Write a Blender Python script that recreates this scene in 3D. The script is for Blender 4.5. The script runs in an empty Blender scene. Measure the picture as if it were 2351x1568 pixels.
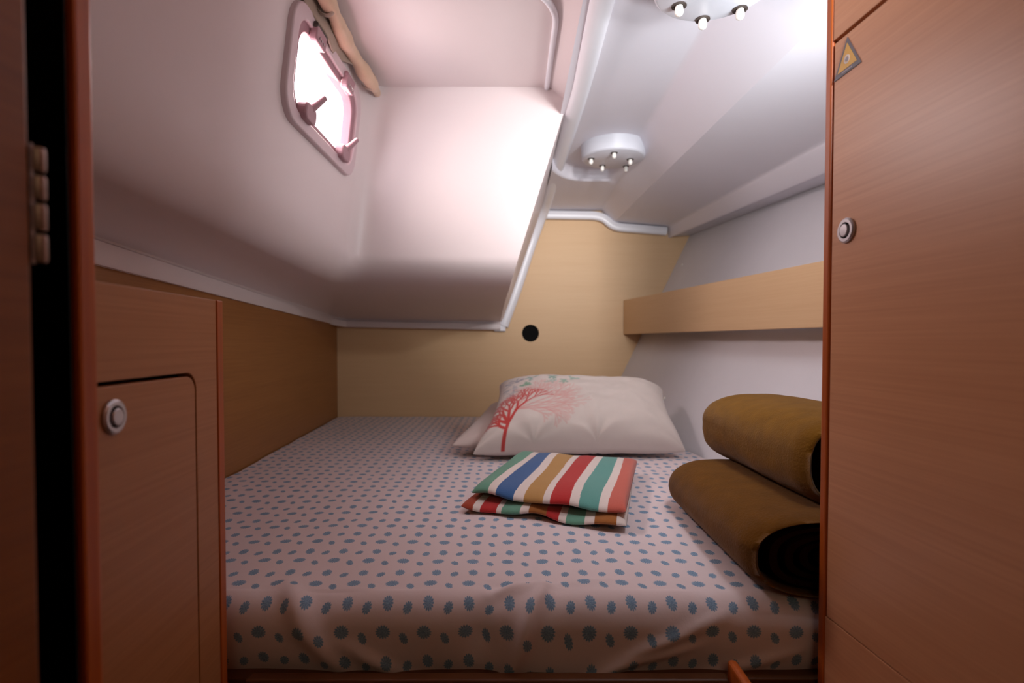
import bpy, bmesh, math, random
import numpy as np
from mathutils import Vector, Matrix, noise
random.seed(4)
PI = math.pi
C = bpy.context.scene.collection
scene = bpy.context.scene

# ------------------------------------------------------------------ camera, world, light, exposure
F = 1250.0
PITCH = math.radians(1.43)
CY = 784 + 31.2
CAMZ = 1.1
cam_data = bpy.data.cameras.new('camera')
cam = bpy.data.objects.new('camera', cam_data); C.objects.link(cam)
cam.location = (0, 0, CAMZ)
cam.rotation_euler = (PI / 2 - PITCH, 0, 0)
cam_data.sensor_width = 36.0
cam_data.lens = 36.0 * F / 2351
cam_data.shift_y = 31.2 / 2351
cam_data.clip_start = 0.02
cam_data.dof.use_dof = True
cam_data.dof.focus_distance = 0.95
cam_data.dof.aperture_fstop = 3.6
scene.camera = cam

world = bpy.data.worlds.new('daylight'); scene.world = world
world.use_nodes = True
world.node_tree.nodes['Background'].inputs[0].default_value = (0.97, 0.95, 1.0, 1)
world.node_tree.nodes['Background'].inputs[1].default_value = 9.5


def area(name, loc, target, size, power, color, spread=180, size_y=None):
    l = bpy.data.lights.new(name, 'AREA'); l.energy = power; l.color = color
    l.shape = 'RECTANGLE'; l.size = size; l.size_y = size_y or size
    l.spread = math.radians(spread)
    o = bpy.data.objects.new(name, l); C.objects.link(o)
    o.location = loc
    d = Vector(target) - Vector(loc)
    o.rotation_euler = d.to_track_quat('-Z', 'Y').to_euler()
    return o


# cool daylight of the small side hatch, just aft of the right-hand locker post (out of sight behind it)
area('side_hatch_light', (0.62, 0.765, 1.56), (0.02, 2.5, 1.57), 0.16, 1.4, (0.92, 0.97, 1.0), spread=125, size_y=0.05)
area('ceiling_fill_light', (0.60, 0.80, 1.38), (0.0, 1.9, 1.76), 0.14, 1.3, (0.88, 0.96, 1.0), spread=110)  # added fill aimed up at the ceiling, no opening behind it
# narrow aft beam added for the upper bulkhead, standing in for a deck hatch
area('aft_beam_light', (0.34, -0.30, 1.66), (0.27, 2.6, 1.58), 0.16, 1.25, (1.0, 0.97, 0.97), spread=36)
area('berth_area_light', (0.38, 0.80, 1.72), (0.38, 1.25, 0.7), 0.16, 0.45, (0.90, 0.93, 1.0), spread=75)  # unseen area light above the berth, aimed down
# dim daylight of the companionway behind the camera, high up
area('companionway_light', (0.10, -0.8, 1.78), (0.25, 0.9, 1.45), 0.4, 1.6, (1.0, 0.78, 0.50))
# daylight through the portlight of the cockpit well
area('portlight_daylight', (-0.50, 1.33, 1.70), (0.6, 0.86, 1.10), 0.36, 2.8, (1.0, 0.86, 0.80), size_y=0.15, spread=140)

vs = scene.view_settings
scene.display_settings.display_device = 'sRGB'
vs.view_transform = 'Standard'; vs.look = 'None'; vs.gamma = 1.0; vs.use_curve_mapping = False
vs.exposure = 0.0
scene.cycles.use_denoising = True
scene.cycles.max_bounces = 10
scene.cycles.diffuse_bounces = 3


# ------------------------------------------------------------------ pixel -> world helpers
def ray(px, py):
    x = (px - 1175.5) / F; y = -(py - CY) / F
    c, s = math.cos(PITCH), math.sin(PITCH)
    return Vector((x, c + s * y, -s + c * y))       # camera looks along +Y, pitched down


def P(px, py, Y):
    r = ray(px, py); t = Y / r.y
    return Vector((r.x * t, Y, CAMZ + r.z * t))


def PZ(px, py, z):
    r = ray(px, py); t = (z - CAMZ) / r.z
    return Vector((r.x * t, r.y * t, z))


def PP(px, py, p0, n):
    r = ray(px, py); o = Vector((0, 0, CAMZ))
    t = (Vector(p0) - o).dot(n) / r.dot(n)
    return o + r * t


# ------------------------------------------------------------------ materials
def L(c):  # sRGB 0-255 -> linear
    return tuple((v / 255 / 12.92) if v / 255 <= 0.04045 else ((v / 255 + 0.055) / 1.055) ** 2.4 for v in c) + (1,)


def base_mat(name, color, rough=0.5, spec=0.5, **kw):
    m = bpy.data.materials.new(name); m.use_nodes = True
    b = m.node_tree.nodes['Principled BSDF']
    b.inputs['Base Color'].default_value = color if len(color) == 4 else tuple(color) + (1,)
    b.inputs['Roughness'].default_value = rough
    b.inputs['Specular IOR Level'].default_value = spec
    for k, v in kw.items():
        b.inputs[k].default_value = v
    return m


class N:
    """tiny node-building helper"""
    def __init__(s, m):
        s.t = m.node_tree; s.b = s.t.nodes['Principled BSDF']

    def new(s, kind, **kw):
        n = s.t.nodes.new(kind)
        for k, v in kw.items(): setattr(n, k, v)
        return n

    def link(s, a, b): s.t.links.new(a, b)

    def math(s, op, a, b=None, c=None, clamp=False):
        n = s.new('ShaderNodeMath', operation=op); n.use_clamp = clamp
        for i, v in enumerate((a, b, c)):
            if v is None: continue
            if isinstance(v, (int, float)): n.inputs[i].default_value = v
            else: s.link(v, n.inputs[i])
        return n.outputs[0]

    def mix(s, fac, a, b):
        n = s.new('ShaderNodeMix', data_type='RGBA')
        if isinstance(fac, (int, float)): n.inputs[0].default_value = fac
        else: s.link(fac, n.inputs[0])
        for i, v in ((6, a), (7, b)):
            if isinstance(v, tuple): n.inputs[i].default_value = v
            else: s.link(v, n.inputs[i])
        return n.outputs[2]

    def noise(s, scale, coords='Object', nscale=1.0, detail=4, rough=0.55):
        tc = s.new('ShaderNodeTexCoord'); mp = s.new('ShaderNodeMapping')
        mp.inputs['Scale'].default_value = scale
        s.link(tc.outputs[coords], mp.inputs[0])
        n = s.new('ShaderNodeTexNoise'); n.inputs['Scale'].default_value = nscale
        n.inputs['Detail'].default_value = detail; n.inputs['Roughness'].default_value = rough
        s.link(mp.outputs[0], n.inputs['Vector'])
        return n.outputs[0]

    def bump(s, h, strength=0.2, dist=0.002):
        n = s.new('ShaderNodeBump'); n.inputs['Strength'].default_value = strength
        n.inputs['Distance'].default_value = dist
        s.link(h, n.inputs['Height']); s.link(n.outputs[0], s.b.inputs['Normal'])


def wood(name, light, dark, scale=(5, 5, 260), rough=0.42, amount=1.0, spec=0.4):
    m = base_mat(name, L(light), rough, spec); n = N(m)
    fine = n.noise(scale, detail=5)
    broad = n.noise((1.2, 1.2, scale[2] / 9 if scale[2] > scale[0] else 1.5), detail=3)
    f = n.math('ADD', n.math('MULTIPLY', fine, 0.75), n.math('MULTIPLY', broad, 0.45))
    f = n.math('MULTIPLY', n.math('SUBTRACT', f, 0.38), 2.2 * amount, clamp=True)
    col = n.mix(f, L(dark), L(light)); n.link(col, n.b.inputs['Base Color'])
    n.bump(fine, 0.12, 0.0006)
    return m


def plain(name, color, rough=0.5, spec=0.5, var=0.04, nscale=14, bump=0.0, **kw):
    m = base_mat(name, L(color), rough, spec, **kw); n = N(m)
    f = n.noise((1, 1, 1), nscale=nscale)
    c = L(color); d = tuple(max(0, v * (1 - var * 3)) for v in c[:3]) + (1,)
    n.link(n.mix(f, d, c), n.b.inputs['Base Color'])
    if bump: n.bump(n.noise((1, 1, 1), nscale=nscale * 20), bump, 0.001)
    return m


def cloth(name, color, color2=None, vcol=None, rough=0.95, weave=900, bump=0.25, sheen=0.3):
    m = base_mat(name, L(color), rough, 0.15); n = N(m)
    n.b.inputs['Sheen Weight'].default_value = sheen
    f = n.noise((1, 1, 1), nscale=weave, detail=2)
    g = n.noise((1, 1, 1), nscale=35, detail=5)
    if vcol:
        a = n.new('ShaderNodeVertexColor'); a.layer_name = vcol
        base = a.outputs[0]
        dk = n.mix(1.0, base, base)
        hs = n.new('ShaderNodeHueSaturation'); hs.inputs['Value'].default_value = 0.93
        n.link(base, hs.inputs['Color'])
        n.link(n.mix(g, hs.outputs[0], base), n.b.inputs['Base Color'])
    else:
        n.link(n.mix(g, L(color2 or color), L(color)), n.b.inputs['Base Color'])
    n.bump(f, bump, 0.0015)
    return m


M = {}
M['oak'] = wood('oak_veneer', (200, 138, 92), (176, 114, 70), scale=(4, 4, 340), amount=0.8)
M['oak_right'] = wood('oak_door_veneer', (222, 160, 118), (206, 144, 104), scale=(4, 4, 300), amount=1.0, rough=0.36)
M['oak_pale'] = wood('pale_oak_bulkhead', (234, 198, 156), (222, 182, 138), amount=0.6, rough=0.5)
M['lipping'] = wood('solid_wood_lipping', (206, 106, 38), (172, 78, 24), scale=(160, 160, 4), rough=0.4)
M['oak_dark'] = wood('shaded_oak_panel', (176, 120, 66), (150, 96, 48), amount=0.7)  # oak with the shade below the moulding put into its colour
M['leaf'] = wood('dark_varnished_door', (158, 92, 36), (124, 66, 22), amount=0.7, rough=0.5)
M['gelcoat'] = plain('white_gelcoat', (242, 240, 246), 0.32, 0.5, 0.012, 6)
M['liner'] = plain('pinkish_white_moulding', (234, 219, 218), 0.42, 0.45, 0.015, 4)
M['hull'] = plain('white_hull_lining', (234, 230, 234), 0.6, 0.3, 0.02, 9, 0.08)
M['ceil'] = plain('white_headliner', (238, 234, 242), 0.45, 0.4, 0.01, 7)
M['black'] = plain('gap_black', (6, 4, 4), 0.8, 0.2, 0.0)  # black stands for the unlit depth of holes and gaps
M['gap'] = plain('dark_void', (22, 10, 5), 0.9, 0.1, 0.0)
M['metal'] = plain('satin_nickel', (196, 190, 192), 0.32, 0.5, 0.03, 40, Metallic=0.75)
M['metal_dark'] = plain('tarnished_hinge_metal', (150, 125, 115), 0.4, 0.5, 0.03, 40, Metallic=0.7)
M['lamp'] = plain('white_lamp_plastic', (224, 224, 232), 0.4, 0.5, 0.0)
M['bead'] = plain('warm_white_bulb', (250, 244, 236), 0.25, 0.5, 0.0)
M['bezel'] = plain('dark_bezel', (70, 60, 56), 0.5, 0.4, 0.0)
M['frame'] = plain('pale_window_frame_plastic', (214, 190, 194), 0.4, 0.5, 0.01)
M['catch'] = plain('mauve_plastic_catch', (170, 128, 136), 0.45, 0.5, 0.02)
M['roll'] = cloth('beige_rolled_cloth', (226, 194, 166), (202, 168, 140), weave=500)
M['flap'] = cloth('taupe_cloth', (178, 156, 140), (160, 138, 122), weave=500)
M['blanket'] = cloth('mustard_brown_wool', (138, 94, 14), (104, 68, 6), weave=260, bump=0.7, sheen=0.12)
M['blanket_low'] = cloth('rust_brown_wool', (118, 74, 6), (86, 52, 3), weave=260, bump=0.7, sheen=0.1)
M['lining'] = plain('shaded_inner_wool', (40, 18, 10), 1.0, 0.05, 0.05, 50, 0.3)  # shade inside the roll ends put into the wool colour
M['pillow'] = cloth('printed_pillow_cotton', (226, 214, 206), vcol='Col', weave=1100, bump=0.18)
M['pillow_plain'] = cloth('plain_pillow_cotton', (222, 202, 194), weave=1100, bump=0.18)
M['towel'] = cloth('striped_towelling', (220, 200, 190), vcol='Col', weave=700, bump=0.5)
M['foam'] = plain('foam_core', (150, 120, 90), 0.9, 0.1)
M['floor'] = wood('dark_sole_boards', (120, 72, 40), (84, 48, 26))
M['sign_border'] = plain('sign_grey', (84, 78, 90), 0.45, 0.5, 0.0)
M['sign_yellow'] = plain('sign_yellow', (228, 172, 52), 0.45, 0.5, 0.03, 300)
M['sign_white'] = plain('sign_white', (226, 214, 206), 0.45, 0.5, 0.0)
M['sign_mark'] = plain('sign_mark_grey', (150, 140, 150), 0.45, 0.5, 0.0)

# tinted acrylic for the portlight: clear thin pane with a little gloss
g = bpy.data.materials.new('tinted_acrylic'); g.use_nodes = True
t_ = g.node_tree; t_.nodes.clear()
o_ = t_.nodes.new('ShaderNodeOutputMaterial'); mx = t_.nodes.new('ShaderNodeMixShader')
tr = t_.nodes.new('ShaderNodeBsdfTransparent'); tr.inputs[0].default_value = (0.97, 0.93, 0.945, 1)
gl = t_.nodes.new('ShaderNodeBsdfGlossy'); gl.inputs['Roughness'].default_value = 0.05
mx.inputs[0].default_value = 0.06
t_.links.new(tr.outputs[0], mx.inputs[1]); t_.links.new(gl.outputs[0], mx.inputs[2]); t_.links.new(mx.outputs[0], o_.inputs[0])
M['pane'] = g


def sheet_material():
    """white cotton with a repeating print of small blue leafy sprigs (UV in metres)"""
    m = base_mat('sprig_print_cotton', L((232, 214, 212)), 0.85, 0.2); n = N(m)
    n.b.inputs['Sheen Weight'].default_value = 0.15
    uv = n.new('ShaderNodeUVMap'); uv.uv_map = 'UVMap'
    sep = n.new('ShaderNodeSeparateXYZ'); n.link(uv.outputs[0], sep.inputs[0])
    X, Y = sep.outputs[0], sep.outputs[1]
    px, py = 0.057, 0.084
    total = None; inner = None
    for (ox, oy, ax, ay, rot, k) in ((0.0, 0.0, .0078, .0118, 8, 13), (0.0285, -0.0065, .0065, .0094, -14, 11),
                                     (-0.004, 0.046, .0104, .0098, 0, 15), (0.0245, 0.037, .0058, .0096, 22, 11)):
        fx = n.math('SUBTRACT', n.math('FRACT', n.math('ADD', n.math('DIVIDE', n.math('SUBTRACT', X, ox), px), 100.5)), 0.5)
        fy = n.math('SUBTRACT', n.math('FRACT', n.math('ADD', n.math('DIVIDE', n.math('SUBTRACT', Y, oy), py), 100.5)), 0.5)
        dx = n.math('MULTIPLY', fx, px); dy = n.math('MULTIPLY', fy, py)
        c, s = math.cos(math.radians(rot)), math.sin(math.radians(rot))
        rx = n.math('ADD', n.math('MULTIPLY', dx, c / ax), n.math('MULTIPLY', dy, s / ax))
        ry = n.math('SUBTRACT', n.math('MULTIPLY', dy, c / ay), n.math('MULTIPLY', dx, s / ay))
        r = n.math('SQRT', n.math('ADD', n.math('MULTIPLY', rx, rx), n.math('MULTIPLY', ry, ry)))
        th = n.math('ARCTAN2', rx, ry)
        lobe = n.math('ABSOLUTE', n.math('SINE', n.math('MULTIPLY', th, k / 2)))
        edge = n.math('SUBTRACT', r, n.math('MULTIPLY', lobe, 0.24))
        blob = n.math('MULTIPLY', n.math('SUBTRACT', 0.82, edge), 7.0, clamp=True)
        vein = n.math('MULTIPLY', n.math('SUBTRACT', 0.42, lobe), n.math('MULTIPLY', r, 2.2), clamp=True)
        blob = n.math('MULTIPLY', blob, n.math('SUBTRACT', 1.0, n.math('MULTIPLY', vein, 0.75)))
        core = n.math('MULTIPLY', n.math('SUBTRACT', 0.55, r), 4, clamp=True)
        total = blob if total is None else n.math('MAXIMUM', total, blob)
        inner = core if inner is None else n.math('MAXIMUM', inner, core)
    speck = n.noise((1, 1, 1), coords='Object', nscale=700, detail=2)
    ink = n.mix(n.math('MULTIPLY', n.math('SUBTRACT', speck, 0.35), 2.4, clamp=True), L((88, 130, 168)), L((150, 188, 212)))
    total = n.math('MULTIPLY', total, 0.93)
    n.link(n.mix(total, L((236, 218, 218)), ink), n.b.inputs['Base Color'])
    n.bump(n.noise((1, 1, 1), nscale=24, detail=5), 0.25, 0.006)
    return m


M['sheet'] = sheet_material()


# ------------------------------------------------------------------ object helpers
def mesh_obj(name, verts, faces, mat, parent=None, smooth=False, uvs=None, cols=None, recalc=True, angle=35):
    me = bpy.data.meshes.new(name)
    me.from_pydata([tuple(v) for v in verts], [], faces); me.update()
    if recalc:
        bm = bmesh.new(); bm.from_mesh(me); bmesh.ops.recalc_face_normals(bm, faces=bm.faces[:]); bm.to_mesh(me); bm.free()
    if mat: me.materials.append(mat)
    if uvs is not None:
        l = me.uv_layers.new(name='UVMap')
        idx = np.empty(len(me.loops), dtype=np.int32); me.loops.foreach_get('vertex_index', idx)
        l.data.foreach_set('uv', np.asarray(uvs, dtype=np.float32)[idx].ravel())
    if cols is not None:
        a = me.color_attributes.new('Col', 'FLOAT_COLOR', 'POINT')
        c = np.ones((len(verts), 4), dtype=np.float32); c[:, :3] = cols
        a.data.foreach_set('color', c.ravel())
    if smooth:
        me.polygons.foreach_set('use_smooth', [True] * len(me.polygons))
        if angle < 180: me.set_sharp_from_angle(angle=math.radians(angle))
    o = bpy.data.objects.new(name, me); C.objects.link(o)
    if parent: o.parent = parent
    return o


def bevel(o, w, seg=2):
    b = o.modifiers.new('bevel', 'BEVEL'); b.width = w; b.segments = seg; b.limit_method = 'ANGLE'
    return o


def tag(o, label=None, cat=None, group=None, kind=None):
    if label: o['label'] = label
    if cat: o['category'] = cat
    if group: o['group'] = group
    if kind: o['kind'] = kind
    return o


def empty(name, loc, label=None, cat=None, group=None, kind=None):
    o = bpy.data.objects.new(name, None); C.objects.link(o); o.location = loc
    o.empty_display_size = 0.05
    return tag(o, label, cat, group, kind)


def under(o, parent):
    """parent while keeping world placement"""
    o.parent = parent
    o.matrix_parent_inverse = Matrix.Translation(parent.location).inverted()
    return o


def box(name, lo, hi, mat, parent=None, bev=0.0):
    x0, y0, z0 = lo; x1, y1, z1 = hi
    v = [(x0, y0, z0), (x1, y0, z0), (x1, y1, z0), (x0, y1, z0), (x0, y0, z1), (x1, y0, z1), (x1, y1, z1), (x0, y1, z1)]
    f = [(0, 3, 2, 1), (4, 5, 6, 7), (0, 1, 5, 4), (1, 2, 6, 5), (2, 3, 7, 6), (3, 0, 4, 7)]
    o = mesh_obj(name, v, f, mat)
    if parent: under(o, parent)
    if bev: bevel(o, bev)
    return o


def frame(origin, u, v):
    """local->world: x=u, y=v, z=u x v"""
    u = Vector(u).normalized(); v = Vector(v).normalized(); n = u.cross(v).normalized()
    m = Matrix((u, v, n)).transposed().to_4x4(); m.translation = Vector(origin)
    return m


def prism(name, pts, mat, fr, z0, z1, parent=None, bev=0.0, smooth=False):
    """2D polygon extruded along local z of frame"""
    k = len(pts)
    v = [fr @ Vector((p[0], p[1], z0)) for p in pts] + [fr @ Vector((p[0], p[1], z1)) for p in pts]
    f = [tuple(range(k - 1, -1, -1)), tuple(range(k, 2 * k))] + [(i, (i + 1) % k, k + (i + 1) % k, k + i) for i in range(k)]
    o = mesh_obj(name, v, f, mat, smooth=smooth)
    if parent: under(o, parent)
    if bev: bevel(o, bev)
    return o


def ringprism(name, outer, inner, mat, fr, z0, z1, parent=None, bev=0.0, smooth=True):
    """frame between two loops with equal count, extruded"""
    k = len(outer)
    v = [fr @ Vector((*p, z0)) for p in outer] + [fr @ Vector((*p, z0)) for p in inner] + \
        [fr @ Vector((*p, z1)) for p in outer] + [fr @ Vector((*p, z1)) for p in inner]
    f = []
    for i in range(k):
        j = (i + 1) % k
        f += [(i, j, k + j, k + i), (2 * k + i, 3 * k + i, 3 * k + j, 2 * k + j),
              (i, 2 * k + i, 2 * k + j, j), (k + i, k + j, 3 * k + j, 3 * k + i)]
    o = mesh_obj(name, v, f, mat, smooth=smooth)
    if parent: under(o, parent)
    if bev: bevel(o, bev, 3)
    return o


def rrect(w, h, r, n=8, cx=0, cy=0):
    pts = []
    for (sx, sy, a0) in ((1, 1, 0), (-1, 1, 90), (-1, -1, 180), (1, -1, 270)):
        for i in range(n + 1):
            a = math.radians(a0 + 90 * i / n)
            pts.append((cx + sx * (w / 2 - r) + r * math.cos(a), cy + sy * (h / 2 - r) + r * math.sin(a)))
    return pts


def lathe(name, prof, mat, fr, seg=40, parent=None, angle=35):
    """profile [(r,z)] revolved about local z"""
    v, f = [], []
    for r, z in prof:
        for i in range(seg):
            a = 2 * PI * i / seg
            v.append(fr @ Vector((r * math.cos(a), r * math.sin(a), z)))
    k = len(prof)
    for a in range(k - 1):
        for i in range(seg):
            j = (i + 1) % seg
            f.append((a * seg + i, a * seg + j, (a + 1) * seg + j, (a + 1) * seg + i))
    if prof[0][0] > 1e-6: f.append(tuple(range(seg - 1, -1, -1)))
    if prof[-1][0] > 1e-6: f.append(tuple((k - 1) * seg + i for i in range(seg)))
    o = mesh_obj(name, v, f, mat, smooth=True, angle=angle)
    if parent: under(o, parent)
    return o


def sweep(name, path, w, h, mat, parent=None, up=None, seg=12, power=2.6, closed_ends=True, wf=None):
    """superelliptic section w (side) x h (along up) swept on a path; up: vector or list"""
    path = [Vector(p) for p in path]; v, f = [], []
    k = len(path)
    for i, p in enumerate(path):
        t = (path[min(i + 1, k - 1)] - path[max(i - 1, 0)]).normalized()
        upv = Vector(up[i]) if isinstance(up, list) else Vector(up or (0, 0, 1))
        side = t.cross(upv).normalized(); u2 = side.cross(t).normalized()
        q = wf(i / (k - 1)) if wf else 1.0
        for a in range(seg):
            th = 2 * PI * a / seg
            cx, sx = math.cos(th), math.sin(th)
            ex = math.copysign(abs(cx) ** (2 / power), cx); ey = math.copysign(abs(sx) ** (2 / power), sx)
            v.append(p + side * ex * w / 2 * q + u2 * ey * h / 2 * q)
    for i in range(k - 1):
        for a in range(seg):
            b = (a + 1) % seg
            f.append((i * seg + a, i * seg + b, (i + 1) * seg + b, (i + 1) * seg + a))
    if closed_ends:
        f.append(tuple(range(seg - 1, -1, -1))); f.append(tuple((k - 1) * seg + a for a in range(seg)))
    o = mesh_obj(name, v, f, mat, smooth=True, angle=50)
    if parent: under(o, parent)
    return o


def densify(pts, step):
    out = []
    for a, b in zip(pts[:-1], pts[1:]):
        a, b = Vector(a), Vector(b); n = max(1, int((b - a).length / step))
        out += [a.lerp(b, i / n) for i in range(n)]
    out.append(Vector(pts[-1])); return out


def smooth_path(pts, it=3):
    pts = [Vector(p) for p in pts]
    for _ in range(it):
        pts = [pts[0]] + [(pts[i - 1] + pts[i] * 2 + pts[i + 1]) / 4 for i in range(1, len(pts) - 1)] + [pts[-1]]
    return pts


def lerp(a, b, t): return a + (b - a) * t


def interp(x, xs, ys): return float(np.interp(x, xs, ys))


def sstep(a, b, x):
    t = min(1, max(0, (x - a) / (b - a))); return t * t * (3 - 2 * t)


# ================================================================== SETTING
YB = 2.60           # aft bulkhead
YN = -1.2           # closed passage end behind the camera
ZM = 0.74           # mattress top


def hullX(Y, z): return 0.43 + 0.18 * (2.6 - Y) + 0.48 * (z - 0.74)


# aft bulkhead of pale oak with a round hole
def bulkhead():
    hx, hy = P(1218, 765, YB).x, P(1218, 765, YB).z
    r = 0.041; n = 40
    outer = [(-1.1, 0.0), (1.3, 0.0), (1.3, 1.95), (-1.1, 1.95)]
    bm = bmesh.new()
    vo = [bm.verts.new((x, YB, z)) for x, z in outer]
    vi = [bm.verts.new((hx + r * math.cos(2 * PI * i / n), YB, hy + r * math.sin(2 * PI * i / n))) for i in range(n)]
    es = [bm.edges.new((vo[i], vo[(i + 1) % 4])) for i in range(4)] + [bm.edges.new((vi[i], vi[(i + 1) % n])) for i in range(n)]
    bmesh.ops.triangle_fill(bm, edges=es, use_beauty=True, use_dissolve=False)
    vb = [bm.verts.new((v.co.x, YB + 0.018, v.co.z)) for v in vi]
    for i in range(n):
        bm.faces.new((vi[i], vi[(i + 1) % n], vb[(i + 1) % n], vb[i]))
    me = bpy.data.meshes.new('wall_aft'); bm.to_mesh(me); bm.free(); me.materials.append(M['oak_pale'])
    o = bpy.data.objects.new('wall_aft', me); C.objects.link(o); tag(o, kind='structure')
    fr = frame((hx, YB + 0.018, hy), (1, 0, 0), (0, 0, 1))   # z -> -Y
    c = lathe('vent_hole', [(0.041, 0.0), (0.040, -0.05), (0.0, -0.05)], M['black'], fr, parent=o)
    tag(c, label='round black hole cut through the pale bulkhead')
    return o


bulkhead()

# closed box around: floor, passage end
tag(box('floor', (-1.2, YN, -0.02), (1.6, YB, 0.0), M['floor']), kind='structure')
tag(box('wall_front', (-1.2, YN - 0.02, 0), (1.6, YN, 2.0), M['oak']), kind='structure')
tag(box('ceiling', (-0.52, YN, 1.93), (1.6, YB + .02, 1.95), M['ceil']), kind='structure')


# left side panel (dark, below the moulding)
def wallL(Y): return interp(Y, [YN, 0.72, 1.42, 2.6], [-0.62, -0.705, -0.758, -0.835])


v = []
ys = [YN, 0.0, 0.72, 1.0, 1.42, 2.0, YB]
for y in ys:
    v += [(wallL(y), y, 0.0), (wallL(y), y, 1.30), (wallL(y) - 0.015, y, 1.30), (wallL(y) - 0.015, y, 0.0)]
f = []
for i in range(len(ys) - 1):
    a = i * 4; b = a + 4
    f += [(a, b, b + 1, a + 1), (a + 1, b + 1, b + 2, a + 2), (a + 2, b + 2, b + 3, a + 3)]
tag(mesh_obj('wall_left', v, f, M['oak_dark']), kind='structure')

# hull lining on the right
v, f = [], []
ys = [YN, -0.4, 0.4, 1.0, 1.6, 2.2, YB]; zs = [0.0, 0.4, 0.74, 1.1, 1.4, 1.66]
for y in ys:
    for z in zs: v.append((hullX(y, z), y, z))
k = len(zs)
for i in range(len(ys) - 1):
    for j in range(k - 1): f.append((i * k + j, (i + 1) * k + j, (i + 1) * k + j + 1, i * k + j + 1))
wall_right = tag(mesh_obj('wall_right', v, f, M['hull']), kind='structure')
hn = Vector((1, 0.18, -0.48)).normalized()
for (qx, qy, rr) in ((1526, 915, 0.0075), (1567, 608, 0.005)):
    p = PP(qx, qy, (0.43, 2.6, 0.74), hn)
    fr = frame(p, Vector((0, 1, 0)).cross(-hn), (0, 1, 0))
    if (fr.to_3x3() @ Vector((0, 0, 1))).dot(-hn) < 0: fr = frame(p, -Vector((0, 1, 0)).cross(-hn), (0, 1, 0))
    lathe('snap_button', [(rr, 0), (rr, .003), (rr * .6, .006), (0, .0065)], M['bead'], fr, 16, parent=wall_right)


# ---- white headliner: lamp recess, sloping soffit, lower side ceiling and its rolled edge
def ceiling_profile(Y):
    """list of (X,z) from centre-line moulding to the hull"""
    xc = 0.480 + 0.062 * (2.6 - Y); zc = 1.662 + 0.024 * (2.6 - Y)
    xb = 0.727 + 0.104 * (2.6 - Y); zb = 1.641
    x2 = xb + 0.020 + 0.060 * (2.6 - Y); z2 = 1.592
    pts = []
    xl = 0.145
    def top(x):
        yl = 2.155 - 0.13 * min(1.25, abs((x - 0.325) / 0.17)) ** 3.2
        soft = sstep(.37, .42, x)
        t = sstep(yl - 0.045 - .30 * soft, yl + .10 * soft, Y)
        return lerp(1.80 - 0.028 * min(1.1, max(0, Y - 1.0)), 1.728, t) - max(0, Y - 2.15) * 0.022
    n1 = 44
    for i in range(n1 + 1):
        x = lerp(xl, 0.40, i / n1); pts.append((x, top(x)))
    for i in range(1, 7):                     # rounded shoulder
        x = lerp(0.40, 0.445, i / 6); z0 = top(x)
        zl = lerp(top(0.425), zc, max(0, (x - 0.42) / (xc - 0.42)))
        pts.append((x, min(z0, zl + 0.0012 * (1 - abs(i - 3) / 3))))
    z_s = pts[-1][1]
    for i in range(1, 6): pts.append((lerp(0.445, xc, i / 5), lerp(z_s, zc, i / 5)))
    for i in range(1, 5): pts.append((lerp(xc, xb - .012, i / 4), lerp(zc, zb + .002, i / 4)))
    for i in range(1, 6):
        a = i / 5 * PI / 2
        pts.append((xb - .012 + .02 * math.sin(a), zb - .010 * (1 - math.cos(a)) + .002 * math.cos(a)))
    pts.append((x2 - 0.006, z2 + 0.006)); pts.append((x2 - .002, z2 + .001)); pts.append((x2 + .004, z2))
    pts.append((x2 + .008, z2 + .006))
    pts.append((hullX(Y, z2 + .012) + .02, z2 + .012))
    return pts


ysl = list(np.linspace(YN, 1.7, 24)) + list(np.linspace(1.74, 2.24, 130)) + list(np.linspace(2.3, YB, 6))
v, f = [], []; k = None
for y in ysl:
    pr = ceiling_profile(y); k = len(pr)
    v += [(x, y, z) for x, z in pr]
for i in range(len(ysl) - 1):
    for j in range(k - 1): f.append((i * k + j, (i + 1) * k + j, (i + 1) * k + j + 1, i * k + j + 1))
head = mesh_obj('ceiling', v, f, M['ceil'], smooth=True, angle=55)
jc = 44 + 6 + 5                                  # crisp crease between soffit and side ceiling
for e in head.data.edges:
    a, b = e.vertices
    if a % k == jc and b % k == jc: e.use_edge_sharp = True
tag(head, kind='structure')

# ---- moulded cockpit well: left face with the portlight, aft face, sloping underside and flange
TOPZ = 1.862


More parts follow.
